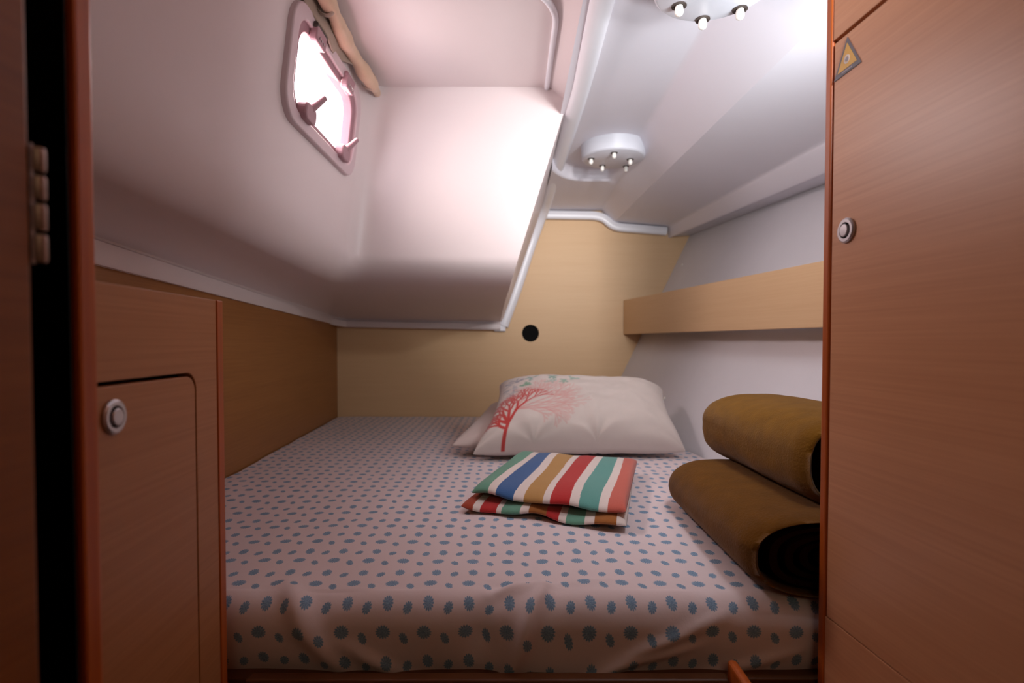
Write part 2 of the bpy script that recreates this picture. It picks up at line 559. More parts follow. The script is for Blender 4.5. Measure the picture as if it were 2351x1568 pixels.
def well():
    # stations along the path: (top point, face-bottom point, flange point)
    st = []
    xt = lambda y: -0.428
    xb_ = lambda y: -0.497
    for y in [YN, -0.6, 0, 0.3, 0.5, 0.7, 0.9, 1.0, 1.115, 1.2, 1.3, 1.4, 1.545, 1.57, 1.585]:
        yy = lerp(YN, 2.50, (y - YN) / (1.59 - YN)) if y > 0.9 else y
        if y > 0.9: yy = lerp(0.9, 2.46, (y - 0.9) / 0.69)
        st.append(((-0.428, y, TOPZ), (-0.497, y, interp(y, [.5, 1.59], [1.34, 1.298])), (wallL(yy) + .004, yy, interp(yy, [0, .93, 2.5], [1.300, 1.283, 1.218]))))
    for i in range(1, 7):      # concave corner
        a = i / 6 * PI / 2
        dx, dy = 0.06 * (1 - math.cos(a)), 0.06 * math.sin(a)
        fy = lerp(2.46, 2.565, i / 6)
        fx = lerp(wallL(2.46), -0.78, (i / 6) ** 1.5)
        st.append(((-0.428 + dx, 1.59 + dy, TOPZ), (-0.497 + dx, 1.59 + dy, 1.298), (fx, fy, lerp(1.218, 1.206, i / 6))))
    for t in list(np.linspace(0.08, 0.84, 9)) + list(np.linspace(.88, 1, 9)):
        st.append(((lerp(-0.368, 0.168, t), 1.65, TOPZ - 0.035 * sstep(0.10, 0.168, lerp(-0.368, 0.168, t))), (lerp(-0.437, 0.0, t), 1.65, 1.298 - .008 * t),
                   (lerp(-0.78, -0.055, t), 2.565, 1.206 - 0.014 * t)))
    rows = []
    zrows = [1.0, 0.95, 0.86]
    v = []
    nrow = None
    for (T, B, Fl) in st:
        T, B, Fl = Vector(T), Vector(B), Vector(Fl)
        col = []
        tl = lambda z: T.lerp(B, (T.z - z) / (T.z - B.z))
        for z in (T.z, 1.83 if T.z > 1.84 else T.z - .004, 1.80, 1.785, 1.70, 1.65, 1.575, 1.50, 1.47):
            col.append(tl(min(z, T.z)))
        wd = interp(T.y, [.6, 1.5, 1.62], [1.0, .75, .35])      # the edge is rounder towards the door
        A = tl(B.z + .035 + .085 * wd)
        D = B.lerp(Fl, 0.10 + .18 * wd)
        col.append(A)
        for i in range(1, 11):      # soft rounded lower edge (quadratic)
            t = i / 11
            col.append(A * (1 - t) ** 2 + B * 2 * t * (1 - t) + D * t ** 2)
        col.append(D)
        for t in (0.5, 0.7, 0.9, 1.0): col.append(B.lerp(Fl, t) + Vector((0, 0, 0.012 * math.sin(PI * t))))
        # flange: small downward lip
        col.append(Fl + Vector((0, 0, -0.004)))
        inw = (B - Fl); inw.z = 0; inw.normalize()
        col.append(Fl + inw * 0.012 + Vector((0, 0, -0.010)))
        lh = interp(Fl.y, [.7, 2.4], [.052, .038])
        col.append(Fl + inw * 0.013 + Vector((0, 0, -lh + .006)))
        col.append(Fl + inw * 0.008 + Vector((0, 0, -lh)))
        col.append(Fl - inw * 0.13 + Vector((0, 0, -lh)))
        nrow = len(col); v += col
    f = []
    for i in range(len(st) - 1):
        for j in range(nrow - 1):
            y0, y1 = st[i][0][1], st[i + 1][0][1]
            if 1.11 < y0 and y1 < 1.55 and j in (3, 4, 5): continue      # window opening 1.575..1.785
            f.append((i * nrow + j, (i + 1) * nrow + j, (i + 1) * nrow + j + 1, i * nrow + j + 1))
    # side wall back to the bulkhead
    last = [v[(len(st) - 1) * nrow + j] for j in range(nrow)]
    base = len(v)
    for j in range(nrow):
        p = last[j]; zf = p.z
        xx = interp(zf, [1.14, 1.166, 1.72, 1.9], [-0.06, -0.055, 0.14, 0.15])
        v.append(Vector((xx, YB - 0.002, min(zf, 1.83))))
    for j in range(nrow - 1):
        f.append(((len(st) - 1) * nrow + j, base + j, base + j + 1, (len(st) - 1) * nrow + j + 1))
    # top panel of the well (the pinkish head panel)
    xs = [-0.44, -0.40, -0.3, -0.15, 0.0, 0.09, 0.10, 0.11, 0.12, 0.13, 0.14, 0.15, 0.16, 0.168, 0.175]
    def tz(x): return TOPZ - 0.035 * sstep(0.10, 0.168, x) - (0.02 if x > 0.17 else 0)
    ysx = [YN, -0.3, 0.4, 0.8, 1.1, 1.4, 1.6, 1.660]
    b0 = len(v)
    for y in ysx:
        for x in xs: v.append(Vector((x, y, tz(x))))
    kk = len(xs)
    for i in range(len(ysx) - 1):
        for j in range(kk - 1): f.append((b0 + i * kk + j, b0 + (i + 1) * kk + j, b0 + (i + 1) * kk + j + 1, b0 + i * kk + j + 1))
    o = mesh_obj('wall_cockpit', v, f, M['liner'], smooth=True, angle=40)
    return tag(o, kind='structure')


wellobj = well()

# bead round the head panel
pts = [(0.104, 1.648), (0.104, 1.55), (0.104, 1.42), (0.104, 1.32)]
for i in range(1, 11):
    a = i / 10 * PI / 2
    pts.append((0.104 - 0.13 * (1 - math.cos(a)), 1.32 - 0.15 * math.sin(a)))
pts += [(-0.1, 1.17), (-0.2, 1.17), (-0.28, 1.17)]
bead = sweep('trim_1', [(x, y, TOPZ - 0.004) for x, y in pts], 0.015, 0.014, M['gelcoat'], up=(0, 0, 1))
tag(bead, kind='structure')

# bright white flange strip: along the headliner, then down the bulkhead
p1 = [(0.168, YN, 1.805), (0.176, 0.6, 1.803), (0.184, 1.1, 1.800), (0.189, 1.5, 1.795), (0.178, 1.9, 1.775), (0.158, 2.3, 1.735), (0.150, 2.52, 1.715),
      (0.138, 2.582, 1.69), tuple(P(1229, 530, 2.585)), tuple(P(1205, 600, 2.585)), tuple(P(1190, 655, 2.585)), tuple(P(1170, 705, 2.585)), tuple(P(1155, 748, 2.585))]
pp = smooth_path(densify(p1, 0.04), 4)
ups = []
for q in pp:
    t = sstep(2.45, 2.58, q.y); ups.append(Vector((0, 0, 1)).lerp(Vector((0, 1, 0)), t))
strip = sweep('trim_2', pp, 0.052, 0.040, M['gelcoat'], up=ups, seg=20, power=2.2,
              wf=lambda t: 1.35 - .35 * sstep(.2, .6, t))
tag(strip, kind='structure')
box('corner_cap', (-.085, 2.572, 1.148), (-.030, 2.598, 1.196), M['gelcoat'], strip, .004)
for q in ((1214, 532), (1216, 540)):
    lathe('staple', [(0.004, 0), (0.004, .004), (0, .005)], M['bezel'], frame(P(q[0], q[1], 2.57), (1, 0, 0), (0, 0, 1)), 10, parent=strip)

# white trim where headliner meets the bulkhead
tp = [P(1238, 493, 2.58), P(1300, 494, 2.58), P(1365, 495, 2.58), P(1387, 500, 2.58), P(1404, 517, 2.58), P(1418, 522, 2.58), P(1470, 526, 2.58), P(1530, 531, 2.58)]
tag(sweep('trim_3', smooth_path(densify(tp, 0.015), 2), 0.040, 0.028, M['gelcoat'], up=(0, 1, 0), seg=12, power=4), kind='structure')

# ================================================================== PORTLIGHT
wo = Vector((-0.4615 + 0.002, 1.33, 1.68))
tilt = math.atan2(0.069, 0.572)
wo.x = -0.428 - 0.069 * (TOPZ - 1.68) / 0.572
W = frame(wo, (0, 1, 0), (math.sin(tilt), 0, math.cos(tilt)))   # x=+Y, y=up, z -> u x v
W_n = (W.to_3x3() @ Vector((0, 0, 1)))
win = empty('window_1', wo, kind='structure')
zi = 1 if W_n.x > 0 else -1     # direction into the cabin
ringprism('window_frame', rrect(0.475, 0.245, 0.062, 8), rrect(0.415, 0.188, 0.048, 8), M['frame'], W, -0.02 * zi, 0.012 * zi, win, 0.004)
ringprism('sash', rrect(0.425, 0.198, 0.05, 8), rrect(0.37, 0.158, 0.042, 8), M['catch'], W, -0.022 * zi, 0.004 * zi, win, 0.003)
prism('pane', rrect(0.385, 0.17, 0.043, 8), M['pane'], W, -0.018 * zi, -0.014 * zi, win)
for x in (-0.115, 0.10):        # hinges on top edge
    h = prism('hinge', rrect(0.058, 0.034, 0.006, 3, x, 0.088), M['catch'], W, 0.004 * zi, 0.022 * zi, win, 0.003)
    lathe('hinge_pin', [(0.0, -.032), (.0065, -.03), (.0065, .03), (0.0, .032)], M['bezel'] if x < 0 else M['catch'],
          W @ Matrix.Translation((x, 0.104, 0.016 * zi)) @ Matrix.Rotation(PI / 2, 4, 'Y'), 12, parent=h)
    for sx in (-.012, .0, .012):
        lathe('screw', [(.0028, 0), (.0028, .0012 * zi), (0, .002 * zi)], M['metal'], W @ Matrix.Translation((x + sx, 0.083, 0.0225 * zi)), 10, parent=h)
for x in (-0.135, 0.115):       # catches on lower edge with lever
    c = prism('catch', rrect(0.062, 0.036, 0.014, 5, x, -0.084), M['catch'], W, 0.002 * zi, 0.026 * zi, win, 0.004)
    lv = sweep('lever', [W @ Vector((x + .006, -0.072, .02 * zi)), W @ Vector((x + .016, -0.055, .030 * zi)), W @ Vector((x + .028, -0.035, .040 * zi))],
               0.018, 0.014, M['catch'], up=(1, 0, 0), wf=lambda t: 1 - .35 * t)
    under(lv, c)

# ================================================================== ROLLED BLIND above the portlight
blind = empty('rolled_blind', (-0.405, 1.25, 1.83), 'beige cloth blind rolled up under the ceiling above the window', 'blind')
path = []
for i in range(70):
    y = lerp(0.75, 1.63, i / 69)
    path.append(Vector((-0.402 + 0.006 * math.sin(y * 17), y, 1.832 + 0.004 * math.sin(y * 23 + 1))))
rl = sweep('cloth_roll', path, 0.034, 0.038, M['roll'], up=(0, 0, 1), seg=20, power=2.2,
           wf=lambda t: (1 + 0.13 * math.sin(t * 31) + 0.06 * math.sin(t * 77)) * (0.6 + 0.4 * min(1, (1 - t) * 14)))
under(rl, blind)
# folded cloth behind the roll, against the wall
v, f = [], []
nu, nv = 30, 10
for i in range(nu + 1):
    y = lerp(0.75, 1.50, i / nu)
    for j in range(nv + 1):
        t = j / nv
        z = 1.850 - t * (0.055 + 0.012 * math.sin(y * 16) - 0.02 * sstep(1.32, 1.5, y))
        x = -0.4285 - 0.121 * (TOPZ - z) + 0.012 + 0.008 * math.sin(y * 30 + t * 2) * t
        v.append((x, y, z))
for i in range(nu):
    for j in range(nv):
        a = i * (nv + 1) + j; f.append((a, a + nv + 1, a + nv + 2, a + 1))
fl = mesh_obj('cloth_flap', v, f, M['flap'], smooth=True, angle=180)
sm = fl.modifiers.new('s', 'SOLIDIFY'); sm.thickness = 0.004
under(fl, blind)
for yy in (1.20, 1.545):
    st_ = sweep('tie', [Vector((-0.402 + 0.0215 * math.cos(a), yy + .002 * math.sin(a * 3), 1.832 + 0.0235 * math.sin(a))) for a in np.linspace(-2.6, 2.6, 26)],
                0.014, 0.003, M['flap'], up=[Vector((math.cos(a), 0, math.sin(a))) for a in np.linspace(-2.6, 2.6, 26)], seg=8)
    under(st_, blind)


# ================================================================== CEILING LAMPS and spots
def stud(p, r, parent, dark=True, lean=0):
    fr = frame(p, (1, 0, 0), (0, -1, 0))      # z -> down
    b = lathe('bezel', [(r * 1.65, -.001), (r * 1.65, .001), (r * 1.2, .0016), (r * 1.1, 0.0)], M['bezel'], fr, 20, parent=parent)
    k = lathe('bulb', [(r * .8, 0), (r * .95, .006), (r, .012), (r * .85, .016), (r * .45, .0185), (0, .019)], M['bead'], fr, 18, parent=parent)
    return k


def lamp(cx, cy, rr, studs, label, zt):
    zd = 1.730
    o = empty('ceiling_light', (cx, cy, zd), label, 'light', 'round white ceiling lights in the recess')
    fr = frame((cx, cy, 0), (1, 0, 0), (0, 1, 0))
    prof = [(rr + .022, zt), (rr + .010, zt - .006), (rr + .004, zt - .018), (rr, zd + .012), (rr - .001, zd + .004), (rr - .005, zd)]
    lathe('housing', prof, M['lamp'], fr, 64, parent=o)
    lathe('face_plate', [(rr - .006, zd - .0002), (rr - .008, zd - .0014), (0, zd - .0016)], M['lamp'], fr, 64, parent=o)
    for q in studs:
        p = PZ(q[0], q[1], zd - .002)
        stud(p, q[2], o)
    return o


lamp(0.350, 1.90, 0.108, [(1357, 365, .0072), (1383, 381, .0068), (1410, 351, .0072), (1437, 382, .0068), (1447, 366, .0072)],
     'round white ceiling light farther back, near the bulkhead, with five small bulbs', 1.802)
lamp(0.362, 0.985, 0.108, [(1559, 14, .0085), (1613, 45, .0085), (1699, 22, .0085)],
     'round white ceiling light nearest the camera, cut off by the top of the picture', 1.802)


def low_ceiling_hit(px, py):
    for y in np.linspace(0.6, 2.5, 1200):
        p = P(px, py, y)
        pr = ceiling_profile(y); zz = np.interp(p.x, [a for a, b in pr[:45]], [b for a, b in pr[:45]])
        if p.z >= zz: return Vector((p.x, y, zz))
    return P(px, py, 1.5)


for q, lb in (((1855, 222), 'small white ceiling spot on the side ceiling beside the right wooden post'),
              ((1886, 194), 'small white ceiling spot half hidden by the right wooden post'),
              ((1751, 365), 'left one of the close pair of small white ceiling spots'),
              ((1777, 362), 'right one of the close pair of small white ceiling spots')):
    p = low_ceiling_hit(*q); p.z -= 0.002
    o = empty('ceiling_spot', p, lb, 'light', 'small spots on the side ceiling')
    stud(p, 0.0085 if q[0] > 1800 else .0095, o)

# ================================================================== SHELF on the hull
sd = Vector((-0.177, 1, 0)).normalized(); sp = Vector((0.53, 2.6, 0))
shelf = empty('wall_shelf', (0.62, 1.9, 1.133), 'long oak shelf with a tall front board along the white hull', 'shelf')


def sh(y, off): return 0.53 + 0.177 * (2.6 - y) + off


y0, y1 = 0.60, YB - .004
def quadbox(name, a, b, z0, z1, mat, parent, y0=y0, y1=y1, bev=0.0015):
    v = [(sh(y0, a), y0, z0), (sh(y0, b), y0, z0), (sh(y1, b), y1, z0), (sh(y1, a), y1, z0),
         (sh(y0, a), y0, z1), (sh(y0, b), y0, z1), (sh(y1, b), y1, z1), (sh(y1, a), y1, z1)]
    o = mesh_obj(name, v, [(0, 3, 2, 1), (4, 5, 6, 7), (0, 1, 5, 4), (1, 2, 6, 5), (2, 3, 7, 6), (3, 0, 4, 7)], mat)
    bevel(o, bev); under(o, parent); return o


quadbox('front_board', 0, 0.016, 1.1345, 1.296, M['oak_pale'], shelf)
quadbox('shelf_bottom', 0.0165, 0.088, 1.1365, 1.151, M['oak_pale'], shelf)

# ================================================================== MATTRESS with fitted sheet
mat_e = empty('mattress', (-.1, 1.6, 0.64), 'berth mattress in a pinkish white sheet printed with small blue sprigs', 'mattress')


def ridge(x, y, x0, y0_, x1, y1_, w, h):
    dx, dy = x1 - x0, y1_ - y0_; l2 = dx * dx + dy * dy
    t = max(0, min(1, ((x - x0) * dx + (y - y0_) * dy) / l2))
    d = math.hypot(x - x0 - t * dx, y - y0_ - t * dy)
    return h * math.exp(-(d / w) ** 2) * math.sin(PI * min(1, max(0.12, t * .8 + .12)))


def sheet():
    YF = 0.742; R = 0.040
    qs = []      # arc coordinate: positive = on the top, measured from start of rounding
    tops = list(np.linspace(YB - .004 - (YF + R), 0.30, 110)) + list(np.linspace(.294, 0.0, 70))[0:]
    nround = 18; drop = 0.078
    q = [('t', s) for s in tops] + [('r', i / nround) for i in range(1, nround + 1)] + [('d', drop * i / 34) for i in range(1, 35)]
    nu = 380
    v, uv = [], []
    for kind, s in q:
        for i in range(nu + 1):
            u = i / nu
            if kind == 't': y = YF + R + s; z = ZM; ny, nz = 0, 1; arc = YF + R + s; bottom = 0
            elif kind == 'r':
                a = s * PI / 2; y = YF + R - R * math.sin(a); z = ZM - R + R * math.cos(a); ny, nz = -math.sin(a), math.cos(a)
                arc = YF + R - R * a; bottom = 0
            else: y = YF; z = ZM - R - s; ny, nz = -1, 0; arc = YF + R - R * PI / 2 - s; bottom = s / drop
            xl = wallL(y) + .006; xr = hullX(y, z) - .006
            x = lerp(xl, xr, u)
            # large soft unevenness and wrinkles
            d = 0.004 * noise.noise(Vector((x * 5, arc * 5, 0))) + 0.0016 * noise.noise(Vector((x * 17, arc * 17, 3)))
            e = math.exp(-max(0, arc - YF - R) * 14)          # edge zone
            edge_fold = 0
            edge_fold += ridge(x, arc, -0.335, 0.80, -0.235, 0.650, 0.016, 0.012)
            edge_fold += ridge(x, arc, -0.235, 0.70, -0.13, 0.635, 0.012, 0.007)
            edge_fold += ridge(x, arc, 0.045, 0.785, -0.015, 0.64, 0.013, 0.020)
            edge_fold -= ridge(x, arc, -0.02, 0.79, -0.055, 0.67, 0.017, 0.012)
            edge_fold += ridge(x, arc, -0.03, 0.775, 0.045, 0.79, 0.012, 0.010)
            edge_fold += ridge(x, arc, 0.12, 0.67, 0.30, 0.74, 0.010, 0.008)
            edge_fold += ridge(x, arc, 0.06, 0.655, 0.26, 0.695, 0.009, 0.008)
            edge_fold += ridge(x, arc, 0.05, 0.79, 0.16, 0.815, 0.010, 0.0035)
            edge_fold += ridge(x, arc, 0.25, 0.64, 0.40, 0.69, 0.010, 0.006)
            d += edge_fold
            if kind != 't': d += 0.004 * noise.noise(Vector((x * 9, arc * 6, 7)))
            zz = z + nz * d; yy = y + ny * d
            if kind == 'd':
                hem = 0.010 * math.sin(x * 9 + 1.0) + 0.006 * math.sin(x * 23) + 0.020 * math.exp(-((x - 0.07) / 0.055) ** 2)
                zz -= bottom * hem; yy += 0.016 * bottom ** 2
            v.append((x, yy, zz)); uv.append((x + 0.0035, arc))
    f = []
    k = nu + 1
    for j in range(len(q) - 1):
        for i in range(nu): f.append((j * k + i, j * k + i + 1, (j + 1) * k + i + 1, (j + 1) * k + i))
    o = mesh_obj('fitted_sheet', v, f, M['sheet'], smooth=True, uvs=uv, angle=180)
    under(o, mat_e)
    return o


sheet()
core = mesh_obj('foam_core', [(x, y, z) for z in (.648, .725) for x, y in ((wallL(.77) + .015, .772), (hullX(.77, .64) - .02, .772), (hullX(2.58, .64) - .02, 2.58), (wallL(2.58) + .015, 2.58))],
                [(0, 1, 2, 3), (4, 7, 6, 5), (0, 4, 5, 1), (1, 5, 6, 2), (2, 6, 7, 3), (3, 7, 4, 0)], M['foam'])
under(core, mat_e)

# berth base
base = empty('berth_base', (0, 1.6, 0), 'dark wooden berth front below the mattress', 'bed base')
v = [(wallL(.73) + .01, .732, 0.0), (hullX(.73, 0.0) - .02, .732, 0.0), (hullX(2.59, 0.0) - .02, 2.59, 0), (wallL(2.59) + .01, 2.59, 0)]
v += [(wallL(.73) + .01, .732, .640), (hullX(.73, .64) - .02, .732, .640), (hullX(2.59, .64) - .02, 2.59, .640), (wallL(2.59) + .01, 2.59, .640)]
o = mesh_obj('base_panel', v, [(0, 3, 2, 1), (4, 5, 6, 7), (0, 1, 5, 4), (1, 2, 6, 5), (2, 3, 7, 6), (3, 0, 4, 7)], M['floor'])
bevel(o, .002); under(o, base)
box('front_lip', (-0.355, .712, .58), (.29, .731, .650), M['floor'], base, .003)  # dark sole wood here carries the shade under the mattress

# divider board and ledge at right, in front of the mattress
tl = P(1668, 1512, 0.722)
stepb = empty('step_ledge', (0.34, .6, .6), 'wooden ledge with an upright rounded board at the mattress front', 'ledge')
dv = mesh_obj('upright_board', [(tl.x, .722, .55), (tl.x + .013, .722, .55), (tl.x + .013, .722, tl.z), (tl.x, .722, tl.z),
                                (tl.x, .40, .55), (tl.x + .013, .40, .55), (tl.x + .013, .40, tl.z - .0), (tl.x, .40, tl.z)],
              [(0, 1, 2, 3), (4, 7, 6, 5), (0, 3, 7, 4), (1, 5, 6, 2), (3, 2, 6, 7), (0, 4, 5, 1)], M['lipping'])
bevel(dv, .005, 3); under(dv, stepb)
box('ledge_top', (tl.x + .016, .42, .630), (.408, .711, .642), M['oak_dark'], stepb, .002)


# ================================================================== PILLOWS
def pillow_mesh(name, corners, thick_top, thick_bot, mat, parent, paint=None, nu=120, nv=80, ear=0.06, seed=0):
    BL, BR, TR, TL = [Vector(c) for c in corners]
    nrm = (BR - BL).cross(TL - BL).normalized()
    ctr = (BL + BR + TR + TL) / 4
    def pt(u, v_, sgn):
        # pinch the sides between the corners
        uu = u * (1 - ear * (1 - v_ ** 2) * 0.8); vv = v_ * (1 - ear * 1.3 * (1 - u ** 2) * 0.8)
        a, b = (uu + 1) / 2, (vv + 1) / 2
        p = BL * (1 - a) * (1 - b) + BR * a * (1 - b) + TR * a * b + TL * (1 - a) * b
        prof = max(0, (1 - abs(u) ** 4)) ** 0.42 * max(0, (1 - abs(v_) ** 3.4)) ** 0.45
        w = noise.noise(Vector((u * 2.2 + seed, v_ * 2.2, sgn))) * 0.10 + noise.noise(Vector((u * 7 + seed, v_ * 5, sgn))) * 0.045
        # creases that radiate from the corners and lower edge
        cr = 0
        for (cu, cv, an) in ((-1, -1, 0.5), (1, -1, 2.5), (-.45, -1, 1.3), (.15, -1, 1.6)):
            du, dv_ = u - cu, v_ - cv; r = math.hypot(du, dv_)
            cr += 0.05 * math.sin(7 * math.atan2(dv_, du) + seed + cu * 3) * math.exp(-(r / .55) ** 2)
        T = thick_top if sgn > 0 else thick_bot
        return p + nrm * sgn * (T * prof * (1 + w + cr) + 0.0015)
    v, f, cols = [], [], []
    k = nv + 1
    for sgn in (1, -1):
        for i in range(nu + 1):
            for j in range(nv + 1):
                u, w_ = 2 * i / nu - 1, 2 * j / nv - 1
                v.append(pt(u, w_, sgn))
    n0 = (nu + 1) * k
    for s in (0, n0):
        for i in range(nu):
            for j in range(nv):
                a = s + i * k + j
                f.append((a, a + k, a + k + 1, a + 1) if s == 0 else (a, a + 1, a + k + 1, a + k))
    # stitch rim
    rim = [i * k for i in range(nu + 1)] + [nu * k + j for j in range(1, nv + 1)] + [i * k + nv for i in range(nu - 1, -1, -1)] + [j for j in range(nv - 1, 0, -1)]
    for a, b in zip(rim, rim[1:] + rim[:1]): f.append((a, n0 + a, n0 + b, b))
    if paint is not None:
        uu = np.repeat(np.linspace(-1, 1, nu + 1), k); vv = np.tile(np.linspace(-1, 1, nv + 1), nu + 1)
        c = paint(uu, vv); back = np.tile(np.array(L((226, 212, 204))[:3]), (n0, 1))
        cols = np.vstack([c, back])
    else: cols = None
    o = mesh_obj(name, v, f, mat, smooth=True, cols=cols, angle=180)
    if parent: under(o, parent)
    return o


def branches(x, y, ang, ln, w, depth, rnd, out, spread=0.5, shrink=0.74):
    x2, y2 = x + math.cos(ang) * ln, y + math.sin(ang) * ln
    out.append((x, y, x2, y2, w))
    if depth == 0: return
    k = 3 if rnd.random() < .35 else 2
    for i in range(k):
        da = (i - (k - 1) / 2) * spread * (1.2 if k == 2 else .9) + rnd.uniform(-.16, .16)
        branches(x2, y2, ang + da, ln * shrink * rnd.uniform(.8, 1.12), w * .74, depth - 1, rnd, out, spread, shrink)


def coral_paint(u, v):
    """print on the pillow cover: red coral, faded pink corals and green-blue weed (x in units of height)"""
    base = np.tile(np.array(L((228, 214, 206))[:3]), (len(u), 1))
    x = u * 1.45; y = v
    def lay(segs, col, alpha, soft=.010):
        nonlocal base
        d = np.full(len(u), 9.0)
        for (x0, y0_, x1, y1_, w) in segs:
            dx, dy = x1 - x0, y1_ - y0_; l2 = dx * dx + dy * dy + 1e-9
            t = np.clip(((x - x0) * dx + (y - y0_) * dy) / l2, 0, 1)
            d = np.minimum(d, np.hypot(x - x0 - t * dx, y - y0_ - t * dy) - w)
        a = np.clip(-d / soft + .5, 0, 1)[:, None] * alpha
        base = base * (1 - a) + np.array(L(col)[:3]) * a
    rnd = random.Random(12)
    for (ang, ln, dp) in ((0.9, .27, 5), (0.45, .28, 5), (1.35, .22, 4), (0.1, .26, 5), (-.12, .2, 4)):
        s = []; branches(-1.02, -.50, ang, ln, .021, dp, rnd, s, .46, .84); lay(s, (226, 150, 144), .55, .02)
    rnd = random.Random(5)
    s = []; branches(-1.06, -1.0, 1.62, .26, .026, 0, rnd, s)
    x2, y2 = s[0][2], s[0][3]
    for (ang, ln, dp) in ((1.30, .25, 5), (1.75, .23, 5), (2.15, .18, 5), (2.7, .13, 4)):
        branches(x2, y2, ang, ln, .024, dp, rnd, s, .52, .78)
    branches(-1.08, -.84, 2.5, .13, .020, 4, rnd, s, .6, .8)
    lay(s, (206, 44, 40), .92, .012)
    rnd = random.Random(9)
    for (cx, cy, r, col, al) in ((-1.16, .46, .17, (92, 104, 136), .6), (-1.22, .26, .14, (110, 122, 150), .45), (-.90, .56, .13, (70, 150, 140), .65), (-.98, .30, .09, (60, 150, 110), .75),
                                 (-.52, .54, .10, (60, 160, 140), .7), (-.30, .42, .13, (80, 165, 140), .6), (-.20, .52, .08, (70, 160, 140), .55), (-.57, .38, .08, (110, 175, 160), .45), (-1.20, .08, .1, (120, 130, 150), .35)):
        s = []
        for _ in range(7):
            a = rnd.uniform(0, 2 * PI); q = rnd.uniform(0, r * .6); b = a + rnd.uniform(-1, 1); l_ = r * rnd.uniform(.4, .9)
            x0, y0_ = cx + q * math.cos(a), cy + q * math.sin(a)
            s.append((x0, y0_, x0 + l_ * math.cos(b), y0_ + l_ * math.sin(b), rnd.uniform(.010, .024)))
        lay(s, col, al, .03)
    return base


TLc, TRc = (-0.045, 1.94, 0.940), (0.53, 1.91, 0.922)
front = pillow_mesh('coral_pillow', [(-0.115, 1.60, .768), (0.525, 1.64, .768), TRc, TLc], 0.105, 0.05, M['pillow'], None,
                    paint=coral_paint, nu=420, nv=270, ear=.10, seed=2)
tag(front, 'white pillow printed with red coral and green sprigs, propped at the head', 'pillow')
backp = pillow_mesh('plain_pillow', [(-0.185, 1.66, .782), (0.47, 1.72, .785), (0.45, 2.12, .85), (-0.08, 2.14, .85)], 0.045, 0.042, M['pillow_plain'], None, ear=.05, seed=8)
tag(backp, 'plain pinkish white pillow lying underneath the coral print pillow', 'pillow')

# ================================================================== STRIPED TOWEL
GR, WH, BL_, TN, RD, TL2, SA, BR_ = (112, 166, 142), (244, 228, 220), (66, 106, 160), (196, 148, 86), (198, 52, 52), (104, 168, 158), (214, 108, 92), (172, 108, 54)
top_st = [(0, GR), (.12, WH), (.175, BL_), (.295, WH), (.36, TN), (.487, WH), (.535, RD), (.66, WH), (.72, TL2), (.845, WH), (.90, SA)]
low_st = [(0, (176, 76, 52)), (.082, WH), (.13, RD), (.233, WH), (.265, GR), (.373, WH), (.423, BR_), (.529, RD), (.611, WH), (.656, GR), (.77, WH), (.828, BR_), (.95, WH)]


def stripes(s, table):
    keys = np.array([a for a, b in table]); cols = np.array([L(b)[:3] for a, b in table])
    idx = np.clip(np.searchsorted(keys, s, side='right') - 1, 0, len(table) - 1)
    return cols[idx]


towel = empty('folded_towel', (.12, 1.28, .742), 'folded beach towel with green, blue, tan and red stripes on the bed', 'towel')


def fold(name, NL, NR, FR, FL, zc, T, table, seed, nu=300, nv=90, sag=.004):
    NL, NR, FR, FL = [Vector((*c, 0)) for c in (NL, NR, FR, FL)]
    v, cols = [], []; k = nv + 1
    ss = []
    for sgn in (1, -1):
        for i in range(nu + 1):
            s = i / nu
            for j in range(nv + 1):
                t = j / nv
                t2 = .5 - .5 * math.cos(PI * t)           # denser at ends
                s2 = s
                wob = 0.004 * math.sin(s * 9 + seed) * (1 - t2) + .003 * math.sin(s * 21 + seed)
                a = NL.lerp(NR, s2); b = FL.lerp(FR, s2); p = a.lerp(b, t2)
                d = (a - b).normalized(); p = p + d * wob * (1 - t2)
                e = (1 - abs(2 * t2 - 1) ** 8) ** .5 * (1 - abs(2 * s - 1) ** 30) ** .5
                h = T / 2 * e * sgn
                und = .0045 * noise.noise(Vector((s * 5 + seed, t2 * 3, 0))) + .0035 * math.sin(s * 13 + seed * 2) * (1 - t2) ** 2
                lift = -.003 * (1 - e)
                ss.append((s + .008 * math.sin(t2 * 5 + s * 9)))
                v.append((p.x, p.y, zc + h + und + lift + sag * math.sin(PI * t2) * .4))
    n0 = (nu + 1) * k; f = []
    for s_ in (0, n0):
        for i in range(nu):
            for j in range(nv):
                a = s_ + i * k + j
                f.append((a, a + k, a + k + 1, a + 1) if s_ == 0 else (a, a + 1, a + k + 1, a + k))
    rim = [i * k for i in range(nu + 1)] + [nu * k + j for j in range(1, nv + 1)] + [i * k + nv for i in range(nu - 1, -1, -1)] + [j for j in range(nv - 1, 0, -1)]
    for a, b in zip(rim, rim[1:] + rim[:1]): f.append((a, n0 + a, n0 + b, b))
    cols = stripes(np.clip(np.array(ss), 0, 1), table)
    o = mesh_obj(name, v, f, M['towel'], smooth=True, cols=cols, angle=180)
    under(o, towel); return o


fold('lower_fold', (-.105, 1.135), (.214, 1.008), (.325, 1.44), (.03, 1.53), .7560, .024, low_st, 1.0)
fold('upper_fold', (-.086, 1.15), (.214, 1.015), (.335, 1.45), (.03, 1.545), .7815, .027, top_st, 3.1)


